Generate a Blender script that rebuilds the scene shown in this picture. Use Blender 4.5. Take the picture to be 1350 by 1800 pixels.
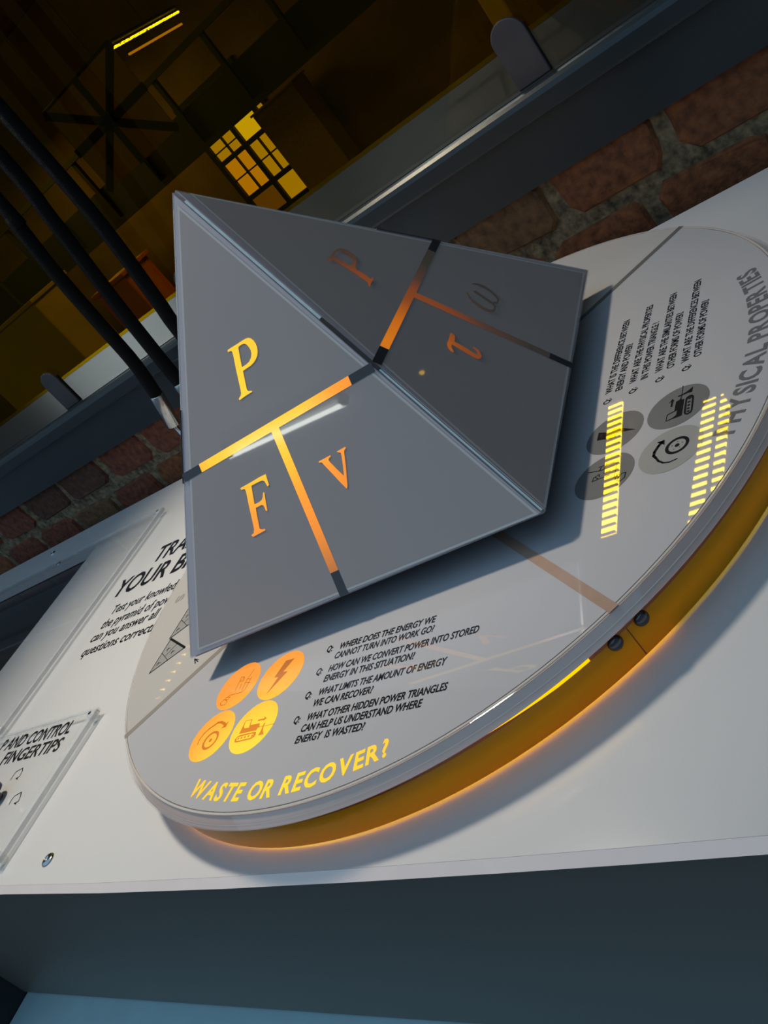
import bpy, bmesh, math, random
from mathutils import Vector, Matrix, geometry

random.seed(7)
sc = bpy.context.scene
for o in list(bpy.data.objects):
    bpy.data.objects.remove(o)

# ------------------------------------------------------------ camera
cam_d = bpy.data.cameras.new('camera')
cam = bpy.data.objects.new('camera', cam_d)
sc.collection.objects.link(cam)
RX = Vector((0.7290991, 0.3138216, -0.6082286))
DN = Vector((-0.2916655, -0.6615279, -0.6909101))
FW = Vector((-0.6191309, 0.6811758, -0.3907384))
cam.matrix_world = Matrix(((RX.x, -DN.x, -FW.x, 0.422575), (RX.y, -DN.y, -FW.y, -0.514489), (RX.z, -DN.z, -FW.z, 1.21091), (0, 0, 0, 1)))
cam_d.sensor_fit = 'HORIZONTAL'; cam_d.sensor_width = 36.0; cam_d.lens = 36.0 * 1602.99 / 1350
cam_d.clip_start = .02; cam_d.clip_end = 100
sc.camera = cam

# ------------------------------------------------------------ world, light, exposure
w = bpy.data.worlds.new('world'); sc.world = w; w.use_nodes = True
bg = w.node_tree.nodes['Background']
bg.inputs['Color'].default_value = (0.55, 0.76, 1.0, 1)
bg.inputs['Strength'].default_value = 0.16
sc.view_settings.view_transform = 'Standard'
sc.view_settings.look = 'None'
sc.view_settings.gamma = 1.0
sc.view_settings.use_curve_mapping = False
sc.view_settings.exposure = 0.0

def area_light(name, loc, target, size, power, color, shape='DISK'):
    d = bpy.data.lights.new(name, 'AREA'); d.shape = shape; d.size = size
    if shape == 'RECTANGLE': d.size_y = size * .58
    d.energy = power; d.color = color
    o = bpy.data.objects.new(name, d); sc.collection.objects.link(o)
    o.location = loc
    o.rotation_euler = (Vector(target) - Vector(loc)).to_track_quat('-Z', 'Y').to_euler()
    return o
# gallery spotlight over the exhibit, and two added fill lights: overhead in the room, and in the hall beyond
sp = bpy.data.lights.new('track_spot', 'SPOT'); sp.energy = 78; sp.color = (1.0, .885, .72); sp.shadow_soft_size = .07
sp.spot_size = math.radians(60); sp.spot_blend = 1.0
so = bpy.data.objects.new('track_spot', sp); sc.collection.objects.link(so)
so.location = (-.52, .27, 2.15); so.rotation_euler = (Vector((-.21, -.04, .93)) - so.location).to_track_quat('-Z', 'Y').to_euler()
area_light('overhead_fill', (-2.2, -2.3, 3.03), (-2.2, -2.3, 0), 9.0, 92.0, (.42, .70, 1.0), 'RECTANGLE')  # unseen fill added below the solid ceiling to lift the shadows
area_light('hall_fill', (-9.5, 8.6, 3.6), (-9.5, 7, -1.5), 2.5, 62, (.9, .95, 1.0))  # unseen lamp added to brighten the hall surfaces

# ------------------------------------------------------------ materials
def nodes(name):
    m = bpy.data.materials.new(name); m.use_nodes = True
    nt = m.node_tree; nt.nodes.clear()
    out = nt.nodes.new('ShaderNodeOutputMaterial')
    return m, nt, out
def mat(name, col, rough=.5, metal=0.0, spec=.5, var=.06, scale=30, bump=0.0, bscale=200, coat=0.0, trans=0.0, emis=None, estr=0.0):
    m, nt, out = nodes(name)
    p = nt.nodes.new('ShaderNodeBsdfPrincipled')
    tc = nt.nodes.new('ShaderNodeTexCoord')
    n = nt.nodes.new('ShaderNodeTexNoise'); n.inputs['Scale'].default_value = scale; n.inputs['Detail'].default_value = 5
    nt.links.new(tc.outputs['Object'], n.inputs['Vector'])
    r = nt.nodes.new('ShaderNodeValToRGB')
    r.color_ramp.elements[0].position = .3; r.color_ramp.elements[1].position = .7
    r.color_ramp.elements[0].color = tuple(c * (1 - var) for c in col) + (1,)
    r.color_ramp.elements[1].color = tuple(min(1, c * (1 + var)) for c in col) + (1,)
    nt.links.new(n.outputs['Fac'], r.inputs['Fac']); nt.links.new(r.outputs['Color'], p.inputs['Base Color'])
    p.inputs['Roughness'].default_value = rough; p.inputs['Metallic'].default_value = metal
    p.inputs['Specular IOR Level'].default_value = spec
    p.inputs['Coat Weight'].default_value = coat; p.inputs['Coat Roughness'].default_value = .03
    if emis: p.inputs['Emission Color'].default_value = tuple(emis) + (1,); p.inputs['Emission Strength'].default_value = estr
    if bump:
        b = nt.nodes.new('ShaderNodeBump'); b.inputs['Strength'].default_value = bump; b.inputs['Distance'].default_value = .002
        n2 = nt.nodes.new('ShaderNodeTexNoise'); n2.inputs['Scale'].default_value = bscale; n2.inputs['Detail'].default_value = 6
        nt.links.new(tc.outputs['Object'], n2.inputs['Vector'])
        nt.links.new(n2.outputs['Fac'], b.inputs['Height']); nt.links.new(b.outputs['Normal'], p.inputs['Normal'])
    nt.links.new(p.outputs['BSDF'], out.inputs['Surface'])
    return m
def clear(name, tint, ior=1.49, rough=0.02, frost=0.0, fcol=(.8, .8, .8), gcol=(1, 1, 1)):
    m, nt, out = nodes(name)
    t = nt.nodes.new('ShaderNodeBsdfTransparent'); t.inputs['Color'].default_value = tuple(tint) + (1,)
    g = nt.nodes.new('ShaderNodeBsdfGlossy'); g.inputs['Roughness'].default_value = rough; g.inputs['Color'].default_value = tuple(gcol) + (1,)
    f = nt.nodes.new('ShaderNodeFresnel'); f.inputs['IOR'].default_value = ior
    mx = nt.nodes.new('ShaderNodeMixShader')
    ge = nt.nodes.new('ShaderNodeNewGeometry'); iv = nt.nodes.new('ShaderNodeMath'); iv.operation = 'SUBTRACT'; iv.inputs[0].default_value = 1.0
    mu = nt.nodes.new('ShaderNodeMath'); mu.operation = 'MULTIPLY'
    nt.links.new(ge.outputs['Backfacing'], iv.inputs[1]); nt.links.new(f.outputs[0], mu.inputs[0]); nt.links.new(iv.outputs[0], mu.inputs[1])
    nt.links.new(mu.outputs[0], mx.inputs[0])          # only the outer skin mirrors
    src = t.outputs[0]
    if frost:
        d = nt.nodes.new('ShaderNodeBsdfDiffuse'); d.inputs['Color'].default_value = tuple(fcol) + (1,)
        m2 = nt.nodes.new('ShaderNodeMixShader'); m2.inputs[0].default_value = frost
        nt.links.new(src, m2.inputs[1]); nt.links.new(d.outputs[0], m2.inputs[2]); src = m2.outputs[0]
    nt.links.new(src, mx.inputs[1]); nt.links.new(g.outputs[0], mx.inputs[2])
    nt.links.new(mx.outputs[0], out.inputs['Surface'])
    return m
def backlit(name, led, stops, gloss=True):
    # film lit from behind by one LED: output falls off with the distance from the LED
    m, nt, out = nodes(name)
    g = nt.nodes.new('ShaderNodeNewGeometry')
    v = nt.nodes.new('ShaderNodeVectorMath'); v.operation = 'DISTANCE'; v.inputs[1].default_value = tuple(led)
    nt.links.new(g.outputs['Position'], v.inputs[0])
    mr = nt.nodes.new('ShaderNodeMapRange'); mr.inputs['From Max'].default_value = stops[-1][0]
    nt.links.new(v.outputs['Value'], mr.inputs['Value'])
    r = nt.nodes.new('ShaderNodeValToRGB'); cr = r.color_ramp
    while len(cr.elements) < len(stops): cr.elements.new(.5)
    for e, (d, c) in zip(cr.elements, stops): e.position = d / stops[-1][0]
    for e, (d, c) in zip(cr.elements, stops): e.color = tuple(c) + (1,)
    nt.links.new(mr.outputs[0], r.inputs['Fac'])
    p = nt.nodes.new('ShaderNodeBsdfPrincipled')
    p.inputs['Base Color'].default_value = (.05, .045, .04, 1); p.inputs['Roughness'].default_value = .08
    p.inputs['Emission Strength'].default_value = 1.0
    nt.links.new(r.outputs['Color'], p.inputs['Emission Color'])
    nt.links.new(p.outputs[0], out.inputs['Surface'])
    return m
def emit(name, col, s):
    m, nt, out = nodes(name)
    e = nt.nodes.new('ShaderNodeEmission'); e.inputs['Color'].default_value = tuple(col) + (1,); e.inputs['Strength'].default_value = s
    nt.links.new(e.outputs[0], out.inputs['Surface'])
    return m

M = {}
M['desk'] = mat('white gloss laminate', (.54, .54, .54), .12, spec=.4, var=.01, scale=6)
M['deskrim'] = mat('laminate edge', (.92, .76, .68), .25, var=.03)
M['fascia'] = mat('slate blue painted board', (.150, .146, .122), .42, var=.03, scale=3, bump=.05, bscale=500)
M['plinth'] = mat('blue grey laminate', (.42, .62, .66), .35, var=.04)
M['dark'] = mat('dark recess', (.02, .022, .025), .6)
M['sector'] = mat('grey screen print under acrylic', (.40, .395, .41), .015, spec=.5, var=.012, scale=12)
M['sector_b'] = mat('warm grey screen print under acrylic', (.43, .41, .39), .015, spec=.5, var=.012, scale=12)
M['stripe_t'] = mat('taupe stripe', (.26, .235, .20), .06, var=.03)
M['stripe_s'] = mat('salmon brown stripe', (.36, .245, .185), .06, var=.05, scale=60)
M['stripe_d'] = mat('dark grey stripe', (.13, .12, .115), .06, var=.03)
M['ink'] = mat('black ink', (.014, .014, .016), .02, var=.1)
M['inkgrey'] = mat('grey ink', (.13, .13, .135), .02, var=.05)
M['inkmid'] = mat('mid grey film', (.155, .155, .155), .015, var=.05)
M['inklight'] = mat('light grey film', (.29, .285, .27), .015, var=.04)
M['face'] = mat('grey screen print on pyramid', (.315, .278, .260), .022, spec=.5, var=.015, scale=14)
M['backing'] = mat('pale backing film', (.42, .37, .37), .15, var=.03, scale=80)
M['border'] = mat('cream print border', (.47, .45, .42), .05, var=.02)
M['rimback'] = mat('grey backing film', (.62, .47, .39), .2, var=.02)
M['core'] = mat('dark inner core', (.03, .035, .045), .35)
M['strip'] = mat('pale edge strip', (.55, .62, .60), .25, metal=.3, var=.08, scale=120)
M['tape'] = mat('black tape', (.008, .008, .01), .5)
M['unlit'] = mat('unlit grey stripe', (.035, .035, .038), .08, var=.1)
M['underside'] = mat('underside board', (.03, .03, .035), .5)
M['chrome'] = mat('chrome screw', (.55, .55, .55), .15, metal=1, var=.05)
M['gun'] = mat('gunmetal button screw', (.10, .11, .12), .2, metal=.9, var=.05)
M['steel'] = mat('blue grey painted steel', (.028, .035, .038), .30, metal=.25, spec=.5, var=.08, scale=4, bump=.02)
M['steeltop'] = mat('grey green sill', (.050, .050, .040), .30, metal=.3, var=.1, scale=5)
M['tab'] = mat('grey steel clip', (.10, .088, .09), .4, metal=.5, var=.1)
M['hose'] = mat('black braided hose', (.003, .003, .0035), .5, spec=.10, var=.4, scale=900, bump=.9, bscale=1400)
M['ferrule'] = mat('polished steel ferrule', (.46, .45, .44), .2, metal=1, var=.05)
M['mortar'] = mat('lime mortar', (.145, .108, .060), .95, var=.7, scale=130, bump=1, bscale=160)
BR = [mat('brick red', (.125, .034, .014), .9, var=.5, scale=110, bump=1, bscale=140),
      mat('brick orange', (.165, .055, .017), .9, var=.5, scale=95, bump=1, bscale=150),
      mat('brick dark', (.070, .026, .013), .9, var=.5, scale=90, bump=1, bscale=130),
      mat('brick brown', (.115, .058, .022), .9, var=.5, scale=90, bump=1, bscale=130)]
M['screen'] = mat('black display glass', (.022, .020, .022), .45, var=.05)
M['clear'] = clear('clear acrylic', (1, 1, 1), ior=1.22)
M['slab'] = clear('clear slab acrylic', (.95, .95, .97), frost=.14, rough=.03, fcol=(.75, .70, .74))
M['plate'] = clear('clear plate acrylic', (.97, .965, .98), frost=.14, rough=.03, fcol=(.95, .78, .70))
M['clearedge'] = clear('clear acrylic edge', (.97, .98, .98), frost=.22, rough=.08, fcol=(.88, .90, .90))
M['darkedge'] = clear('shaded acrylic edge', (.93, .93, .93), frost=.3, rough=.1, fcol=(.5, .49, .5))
M['amber'] = clear('amber tinted glazing', (.86, .67, .03), rough=.015, gcol=(.38, .28, .05))
M['glass'] = clear('clear glazing', (.85, .88, .86), rough=.02)
M['purple'] = mat('dark purple knob', (.02, .012, .05), .25)
M['roomwall'] = mat('pale ceiling paint', (.55, .56, .58), .8)
M['floor'] = mat('grey vinyl floor', (.12, .12, .125), .5, var=.1)
M['hall'] = mat('dark hall plaster', (.24, .155, .08), .85, var=.25, scale=1.5)
M['hallfloor'] = mat('hall timber floor', (.16, .09, .05), .5, var=.4, scale=2)
M['halldark'] = mat('dark hall steelwork', (.012, .011, .010), .7)
M['pillar'] = mat('hall painted column', (.42, .30, .18), .8, var=.15)
M['halllight'] = mat('pale hall panel', (.42, .32, .2), .6, var=.1, scale=3)
M['hallorange'] = mat('orange hall panel', (.5, .13, .04), .6, var=.1, scale=3)

# amber ring: dyed translucent acrylic
m, nt, out = nodes('amber ring acrylic')
d = nt.nodes.new('ShaderNodeBsdfDiffuse'); d.inputs['Color'].default_value = (.62, .36, .004, 1)
t = nt.nodes.new('ShaderNodeBsdfTranslucent'); t.inputs['Color'].default_value = (.92, .58, .004, 1)
g = nt.nodes.new('ShaderNodeBsdfGlossy'); g.inputs['Roughness'].default_value = .12
f = nt.nodes.new('ShaderNodeFresnel'); f.inputs['IOR'].default_value = 1.33
a = nt.nodes.new('ShaderNodeMixShader'); a.inputs[0].default_value = .35
b = nt.nodes.new('ShaderNodeMixShader')
nt.links.new(d.outputs[0], a.inputs[1]); nt.links.new(t.outputs[0], a.inputs[2])
nt.links.new(f.outputs[0], b.inputs[0]); nt.links.new(a.outputs[0], b.inputs[1]); nt.links.new(g.outputs[0], b.inputs[2])
nt.links.new(b.outputs[0], out.inputs['Surface']); M['ring'] = m
M['seam'] = mat('ring seam', (.25, .04, .01), .5)
M['led'] = emit('amber led line', (1, .55, .0), 1.35)
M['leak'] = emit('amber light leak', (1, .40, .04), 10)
M['rope'] = emit('amber led rope', (1, .78, .02), 2.4)
M['tube'] = emit('fluorescent tube', (.95, 1, .93), 14)
M['halltube'] = emit('hall luminaire', (1, 1, .95), 32)
M['halltube2'] = emit('hall luminaire dim', (1, .95, .85), 7)
M['halltube3'] = emit('far hall tube', (1, .95, .8), 6)
_nt = M['halltube3'].node_tree; _n = _nt.nodes.new('ShaderNodeTexNoise'); _n.inputs['Scale'].default_value = 45; _tc = _nt.nodes.new('ShaderNodeTexCoord')
_mr = _nt.nodes.new('ShaderNodeMapRange'); _mr.inputs['From Min'].default_value = .38; _mr.inputs['From Max'].default_value = .62; _mr.inputs['To Min'].default_value = .4; _mr.inputs['To Max'].default_value = 7
_nt.links.new(_tc.outputs['Object'], _n.inputs['Vector']); _nt.links.new(_n.outputs['Fac'], _mr.inputs['Value'])
_nt.links.new(_mr.outputs[0], [n for n in _nt.nodes if n.type == 'EMISSION'][0].inputs['Strength'])
M['panesky'] = emit('window pane sky', (1, .95, .8), .70)
M['panesky2'] = emit('window pane hazy', (1, .80, .6), .42)
M['panebrick'] = emit('window pane brick house outside', (1, .62, .4), .52)
M['panedim'] = emit('window pane dim', (1, .6, .4), .10)

# shapes of letters and pictograms, in the units of the surface they lie on
SH = {'P': [(-0.0516, 0.6118), (-0.026, 0.6117), (0.01, 0.6109), (0.038, 0.6109), (0.0596, 0.6103), (0.0744, 0.6086), (0.0864, 0.6043), (0.0952, 0.5971), (0.0996, 0.5884), (0.0993, 0.5799), (0.0931, 0.5708), (0.0829, 0.5638), (0.0693, 0.5587), (0.0513, 0.5547), (0.0313, 0.5528), (0.0088, 0.5525), (-0.018, 0.5523), (-0.0271, 0.5333), (-0.0365, 0.5128), (-0.0353, 0.5081), (-0.0301, 0.5058), (-0.017, 0.5036), (-0.0151, 0.501), (-0.0575, 0.501), (-0.0955, 0.4999), (-0.0968, 0.5035), (-0.0806, 0.5072), (-0.0727, 0.5119), (-0.0662, 0.5245), (-0.0491, 0.564), (-0.0338, 0.594), (-0.0317, 0.6033), (-0.0363, 0.6061), (-0.0533, 0.6076)],
 'Pi': [(0.0095, 0.604), (0.0283, 0.6045), (0.0445, 0.6027), (0.0544, 0.5976), (0.0602, 0.5902), (0.0625, 0.582), (0.059, 0.5743), (0.0483, 0.5673), (0.0314, 0.5619), (0.0118, 0.5605), (-0.0151, 0.5603), (-0.0052, 0.5812), (0.0054, 0.6002)],
 'F': [(-0.2806, 0.3235), (-0.2147, 0.3239), (-0.1562, 0.3247), (-0.1195, 0.3239), (-0.1228, 0.3109), (-0.1253, 0.2988), (-0.1358, 0.2975), (-0.1381, 0.3051), (-0.1406, 0.3112), (-0.1484, 0.3149), (-0.1654, 0.316), (-0.1963, 0.3164), (-0.2176, 0.3163), (-0.2205, 0.3123), (-0.2416, 0.2751), (-0.2145, 0.2747), (-0.1946, 0.2762), (-0.183, 0.2809), (-0.1712, 0.2897), (-0.1654, 0.289), (-0.1769, 0.2695), (-0.1878, 0.2493), (-0.1967, 0.2496), (-0.1957, 0.2591), (-0.1988, 0.2648), (-0.2074, 0.2666), (-0.2282, 0.2667), (-0.2428, 0.2666), (-0.2517, 0.252), (-0.2671, 0.2202), (-0.258, 0.2163), (-0.2393, 0.2142), (-0.2414, 0.211), (-0.3204, 0.2099), (-0.3268, 0.2153), (-0.3089, 0.217), (-0.2985, 0.2243), (-0.2922, 0.2364), (-0.2742, 0.2782), (-0.2579, 0.3109), (-0.2595, 0.3169), (-0.2805, 0.3198)],
 'V': [(0.1637, 0.2925), (0.1964, 0.2924), (0.2291, 0.2926), (0.2292, 0.2899), (0.2181, 0.2884), (0.2125, 0.2856), (0.2148, 0.2804), (0.2304, 0.262), (0.2512, 0.2405), (0.2537, 0.2412), (0.2672, 0.2602), (0.2797, 0.2802), (0.2814, 0.2865), (0.2762, 0.2888), (0.2661, 0.2919), (0.2682, 0.293), (0.3134, 0.2934), (0.3124, 0.2905), (0.3021, 0.2877), (0.2976, 0.2841), (0.2807, 0.2588), (0.2503, 0.2191), (0.2434, 0.2131), (0.2388, 0.2141), (0.2211, 0.234), (0.2008, 0.2589), (0.1805, 0.2824), (0.1775, 0.287), (0.1699, 0.2891), (0.1629, 0.2898)],
 'P2': [(-0.0153, 0.6126), (0.0238, 0.6122), (0.0652, 0.6122), (0.1001, 0.6088), (0.1193, 0.6044), (0.1281, 0.5961), (0.1298, 0.5857), (0.1213, 0.5736), (0.1081, 0.564), (0.0904, 0.5571), (0.0709, 0.5535), (0.0282, 0.5512), (0.0088, 0.5456), (0.0065, 0.5305), (-0.0071, 0.5148), (-0.0147, 0.5074), (0.0095, 0.503), (-0.0156, 0.501), (-0.041, 0.5015), (-0.0781, 0.4997), (-0.0721, 0.5031), (-0.0476, 0.5099), (-0.0434, 0.5168), (-0.0388, 0.5258), (-0.0271, 0.5401), (-0.018, 0.5583), (-0.0085, 0.5786), (-0.0033, 0.5921), (0.002, 0.6008), (-0.0217, 0.6068), (-0.0275, 0.61)],
 'P2i': [(0.0572, 0.6082), (0.0863, 0.6055), (0.0967, 0.5976), (0.0967, 0.5869), (0.0882, 0.5749), (0.0752, 0.5654), (0.0532, 0.5609), (0.027, 0.559), (0.0177, 0.5617), (0.0223, 0.5709), (0.028, 0.5866), (0.0348, 0.5993), (0.0413, 0.6051)],
 'tau': [(-0.1455, 0.2938), (-0.157, 0.282), (-0.202, 0.2784), (-0.2011, 0.272), (-0.2082, 0.2504), (-0.2184, 0.2337), (-0.22, 0.2232), (-0.2087, 0.2217), (-0.1923, 0.2285), (-0.1833, 0.2373), (-0.1758, 0.2354), (-0.1818, 0.2217), (-0.2159, 0.2118), (-0.2312, 0.2117), (-0.2494, 0.2164), (-0.2517, 0.2265), (-0.2425, 0.2494), (-0.2313, 0.2739), (-0.2262, 0.2823), (-0.2472, 0.2813), (-0.2767, 0.2716), (-0.2814, 0.2775), (-0.265, 0.287), (-0.2382, 0.2928), (-0.2056, 0.2923), (-0.1708, 0.2936)],
 'om1': [(0.3112, 0.2911), (0.3358, 0.285), (0.3504, 0.2734), (0.3526, 0.2578), (0.3406, 0.2408), (0.3219, 0.2261), (0.2971, 0.2153), (0.2795, 0.213), (0.2511, 0.2141), (0.2405, 0.2188), (0.2416, 0.226), (0.2527, 0.2242), (0.2587, 0.219), (0.2778, 0.2172), (0.2959, 0.2224), (0.3165, 0.2357), (0.3334, 0.2545), (0.3337, 0.2718), (0.324, 0.2838)],
 'om2': [(0.2635, 0.2792), (0.2765, 0.2748), (0.2645, 0.2566), (0.2471, 0.2322), (0.2391, 0.2244), (0.2199, 0.217), (0.1938, 0.2139), (0.1665, 0.2164), (0.1491, 0.2316), (0.1477, 0.2509), (0.1661, 0.2709), (0.1923, 0.2833), (0.2264, 0.2946), (0.2293, 0.2913), (0.1959, 0.2781), (0.1753, 0.2592), (0.1677, 0.2389), (0.1741, 0.2227), (0.1911, 0.2186), (0.2092, 0.2203), (0.2238, 0.2272), (0.2301, 0.2391), (0.247, 0.2606), (0.2541, 0.2768)],
 'dz_body': [(-0.575, -0.185), (-0.583, 0.332), (-0.246, 0.327), (-0.187, 0.091), (0.279, 0.079), (0.324, -0.056), (0.38, -0.097), (0.284, -0.088), (0.266, -0.187)],
 'dz_win': [(-0.431, 0.006), (-0.515, 0.101), (-0.559, 0.311), (-0.281, 0.301), (-0.209, -0.001)],
 'dz_tr_o': [(-0.6, -0.488), (-0.649, -0.37), (-0.58, -0.271), (-0.458, -0.236), (0.192, -0.229), (0.3, -0.255), (0.35, -0.349), (0.326, -0.439), (0.208, -0.504), (-0.478, -0.516)],
 'dz_tr_i': [(-0.531, -0.453), (-0.579, -0.35), (-0.515, -0.306), (0.149, -0.287), (0.232, -0.322), (0.225, -0.406), (0.129, -0.444), (-0.432, -0.461)],
 'dz_dots': [(-0.479, -0.375), (-0.329, -0.368), (-0.167, -0.364), (0.004, -0.361), (0.18, -0.367)],
 'dz_blade': [(0.5, 0.047), (0.567, 0.035), (0.554, -0.089), (0.63, -0.258), (0.76, -0.419), (0.494, -0.42), (0.518, -0.27), (0.499, -0.047)],
 'dz_arrow': [(0.091, 0.185), (0.102, 0.247), (0.389, 0.242), (0.338, 0.323), (0.519, 0.226), (0.382, 0.14), (0.377, 0.18)],
 'dz_rod': [(0.312, -0.054), (0.521, -0.083), (1.026, -0.072)],
 'w_arc': [(-0.574, -0.261), (-0.614, -0.039), (-0.537, 0.165), (-0.379, 0.323), (-0.167, 0.437), (-0.043, 0.516), (0.141, 0.508), (0.366, 0.409), (0.494, 0.319)],
 'w_head': [(0.575, 0.488), (0.568, 0.356), (0.572, 0.239), (0.324, 0.216), (0.396, 0.303), (0.462, 0.366)],
 'w_tire': [(-0.205, -0.482), (-0.321, -0.219), (-0.22, 0.012), (-0.024, 0.144), (0.164, 0.161), (0.331, 0.05), (0.415, -0.16), (0.375, -0.38), (0.221, -0.533), (0.013, -0.58)],
 'w_hub': [(-0.015, -0.269), (-0.032, -0.184), (0.097, -0.132), (0.133, -0.228), (0.06, -0.281)],
 'bolt': [(0.334, 0.617), (0.065, 0.11), (0.309, 0.083), (-0.27, -0.767), (-0.068, -0.082), (-0.284, -0.047), (-0.089, 0.615)],
 'ax': [[(-0.438, -0.745), (-0.535, -0.636), (-0.453, -0.501), (-0.281, -0.551), (-0.188, -0.63), (-0.214, -0.76), (-0.438, -0.745)],
 [(-0.349, -0.537), (-0.367, -0.428), (-0.142, -0.444), (-0.193, -0.539), (-0.349, -0.537)],
 [(-0.322, -0.437), (-0.236, -0.364), (0.417, -0.366), (0.533, -0.255)],
 [(-0.043, -0.192), (-0.065, 0.244), (-0.084, 0.389), (0.086, 0.366), (0.162, 0.193), (0.029, 0.161)],
 [(-0.062, 0.182), (0.111, 0.329)],
 [(0.178, -0.178), (0.146, 0.043)],
 [(0.359, -0.278), (0.34, 0.184), (0.456, 0.624)],
 [(0.533, -0.255), (0.538, 0.201), (0.536, 0.263)],
 [(0.367, 0.055), (0.633, -0.004)],
 [(0.339, 0.215), (0.517, 0.175)]],
 'tri1': [(-0.2368, -0.1048), (-0.2021, -0.1235), (-0.2369, -0.1433)],
 'tri2': [(-0.2369, -0.1019), (-0.2365, -0.0761), (-0.2199, -0.0959)]}

# ------------------------------------------------------------ helpers
ORG = {}
def tag(o, label=None, cat=None, group=None, kind=None):
    if label: o['label'] = label
    if cat: o['category'] = cat
    if group: o['group'] = group
    if kind: o['kind'] = kind
    return o
def thing(name, loc, label, cat, group=None):
    o = bpy.data.objects.new(name, None); sc.collection.objects.link(o)
    o.location = loc; o.empty_display_size = .02; ORG[o] = Vector(loc)
    return tag(o, label, cat, group)
def ob(name, verts, faces, m, parent=None, smooth=False, bevel=0, org=None, seg=2):
    """verts in world coordinates; mesh is stored relative to the thing's origin"""
    if parent is not None: O = ORG[parent]
    else: O = Vector(org) if org is not None else sum((Vector(v) for v in verts), Vector()) / len(verts)
    me = bpy.data.meshes.new(name)
    me.from_pydata([tuple(Vector(v) - O) for v in verts], [], [tuple(f) for f in faces])
    bm = bmesh.new(); bm.from_mesh(me); bmesh.ops.recalc_face_normals(bm, faces=bm.faces[:]); bm.to_mesh(me); bm.free()
    o = bpy.data.objects.new(name, me); sc.collection.objects.link(o)
    me.materials.append(M[m] if isinstance(m, str) else m)
    if smooth:
        for p in me.polygons: p.use_smooth = True
    if parent is None: o.location = O
    else: o.parent = parent
    ORG[o] = O
    if bevel:
        b = o.modifiers.new('bevel', 'BEVEL'); b.width = bevel; b.segments = seg; b.limit_method = 'ANGLE'; b.angle_limit = math.radians(40)
        if smooth is False:
            for p in me.polygons: p.use_smooth = False
    return o
class G:
    def __init__(s): s.v = []; s.f = []
    def add(s, v, f):
        n = len(s.v); s.v += [tuple(x) for x in v]; s.f += [tuple(i + n for i in q) for q in f]; return s
    def box(s, x0, y0, z0, x1, y1, z1):
        return s.add([(x0, y0, z0), (x1, y0, z0), (x1, y1, z0), (x0, y1, z0), (x0, y0, z1), (x1, y0, z1), (x1, y1, z1), (x0, y1, z1)],
                     [(0, 3, 2, 1), (4, 5, 6, 7), (0, 1, 5, 4), (1, 2, 6, 5), (2, 3, 7, 6), (3, 0, 4, 7)])
    def lathe(s, prof, c=(0, 0), n=128, a0=0, a1=2 * math.pi, closed=True, loop=False):
        full = abs(a1 - a0 - 2 * math.pi) < 1e-6; k = n if full else n + 1; m = len(prof); v = []; f = []
        for i in range(k):
            a = a0 + (a1 - a0) * i / n
            for r, z in prof: v.append((c[0] + r * math.cos(a), c[1] + r * math.sin(a), z))
        for i in range(n):
            j = (i + 1) % k
            for q in range(m if loop else m - 1):
                q2 = (q + 1) % m
                f.append((i * m + q, j * m + q, j * m + q2, i * m + q2))
        return s.add(v, f)
    def tube(s, pts, r, n=12, caps=True):
        pts = [Vector(p) for p in pts]; v = []; f = []; ref = Vector((0, 0, 1))
        for i, p in enumerate(pts):
            t = (pts[min(i + 1, len(pts) - 1)] - pts[max(i - 1, 0)]).normalized()
            u = t.cross(ref) if abs(t.dot(ref)) < .95 else t.cross(Vector((1, 0, 0)))
            u.normalize(); w_ = t.cross(u)
            rr = r[i] if isinstance(r, (list, tuple)) else r
            for k in range(n):
                a = 2 * math.pi * k / n; v.append(p + (u * math.cos(a) + w_ * math.sin(a)) * rr)
        for i in range(len(pts) - 1):
            for k in range(n):
                k2 = (k + 1) % n; f.append((i * n + k, i * n + k2, (i + 1) * n + k2, (i + 1) * n + k))
        if caps: f += [tuple(range(n)), tuple((len(pts) - 1) * n + k for k in range(n))[::-1]]
        return s.add(v, f)
    def ob(s, name, m, parent=None, **k): return ob(name, s.v, s.f, m, parent, **k)

class Plane:
    """a flat place in the scene where print lies: P(u, v) gives a world point"""
    def __init__(s, o, u, v, lift=0.0):
        s.o = Vector(o); s.u = Vector(u); s.v = Vector(v); s.n = s.u.cross(s.v).normalized(); s.l = lift
    def P(s, a, b, l=0.0): return s.o + s.u * a + s.v * b + s.n * (s.l + l)
def flat(pl, loops, l=0.0, g=None):
    g = g or G()
    tri = geometry.tessellate_polygon([[Vector((x, y, 0)) for x, y in L] for L in loops])
    flatv = [q for L in loops for q in L]
    return g.add([pl.P(x, y, l) for x, y in flatv], tri)
def stroke(pl, pts, w, l=0.0, g=None):
    g = g or G()
    for (x0, y0), (x1, y1) in zip(pts[:-1], pts[1:]):
        d = math.hypot(x1 - x0, y1 - y0) or 1e-9; nx, ny = -(y1 - y0) / d * w / 2, (x1 - x0) / d * w / 2
        ex, ey = (x1 - x0) / d * w * .35, (y1 - y0) / d * w * .35
        x0_, y0_, x1_, y1_ = x0 - ex, y0 - ey, x1 + ex, y1 + ey
        g.add([pl.P(x0_ + nx, y0_ + ny, l), pl.P(x0_ - nx, y0_ - ny, l), pl.P(x1_ - nx, y1_ - ny, l), pl.P(x1_ + nx, y1_ + ny, l)], [(0, 1, 2, 3)])
    return g
def circle(c, r, n=40): return [(c[0] + r * math.cos(2 * math.pi * i / n), c[1] + r * math.sin(2 * math.pi * i / n)) for i in range(n)]

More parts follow.
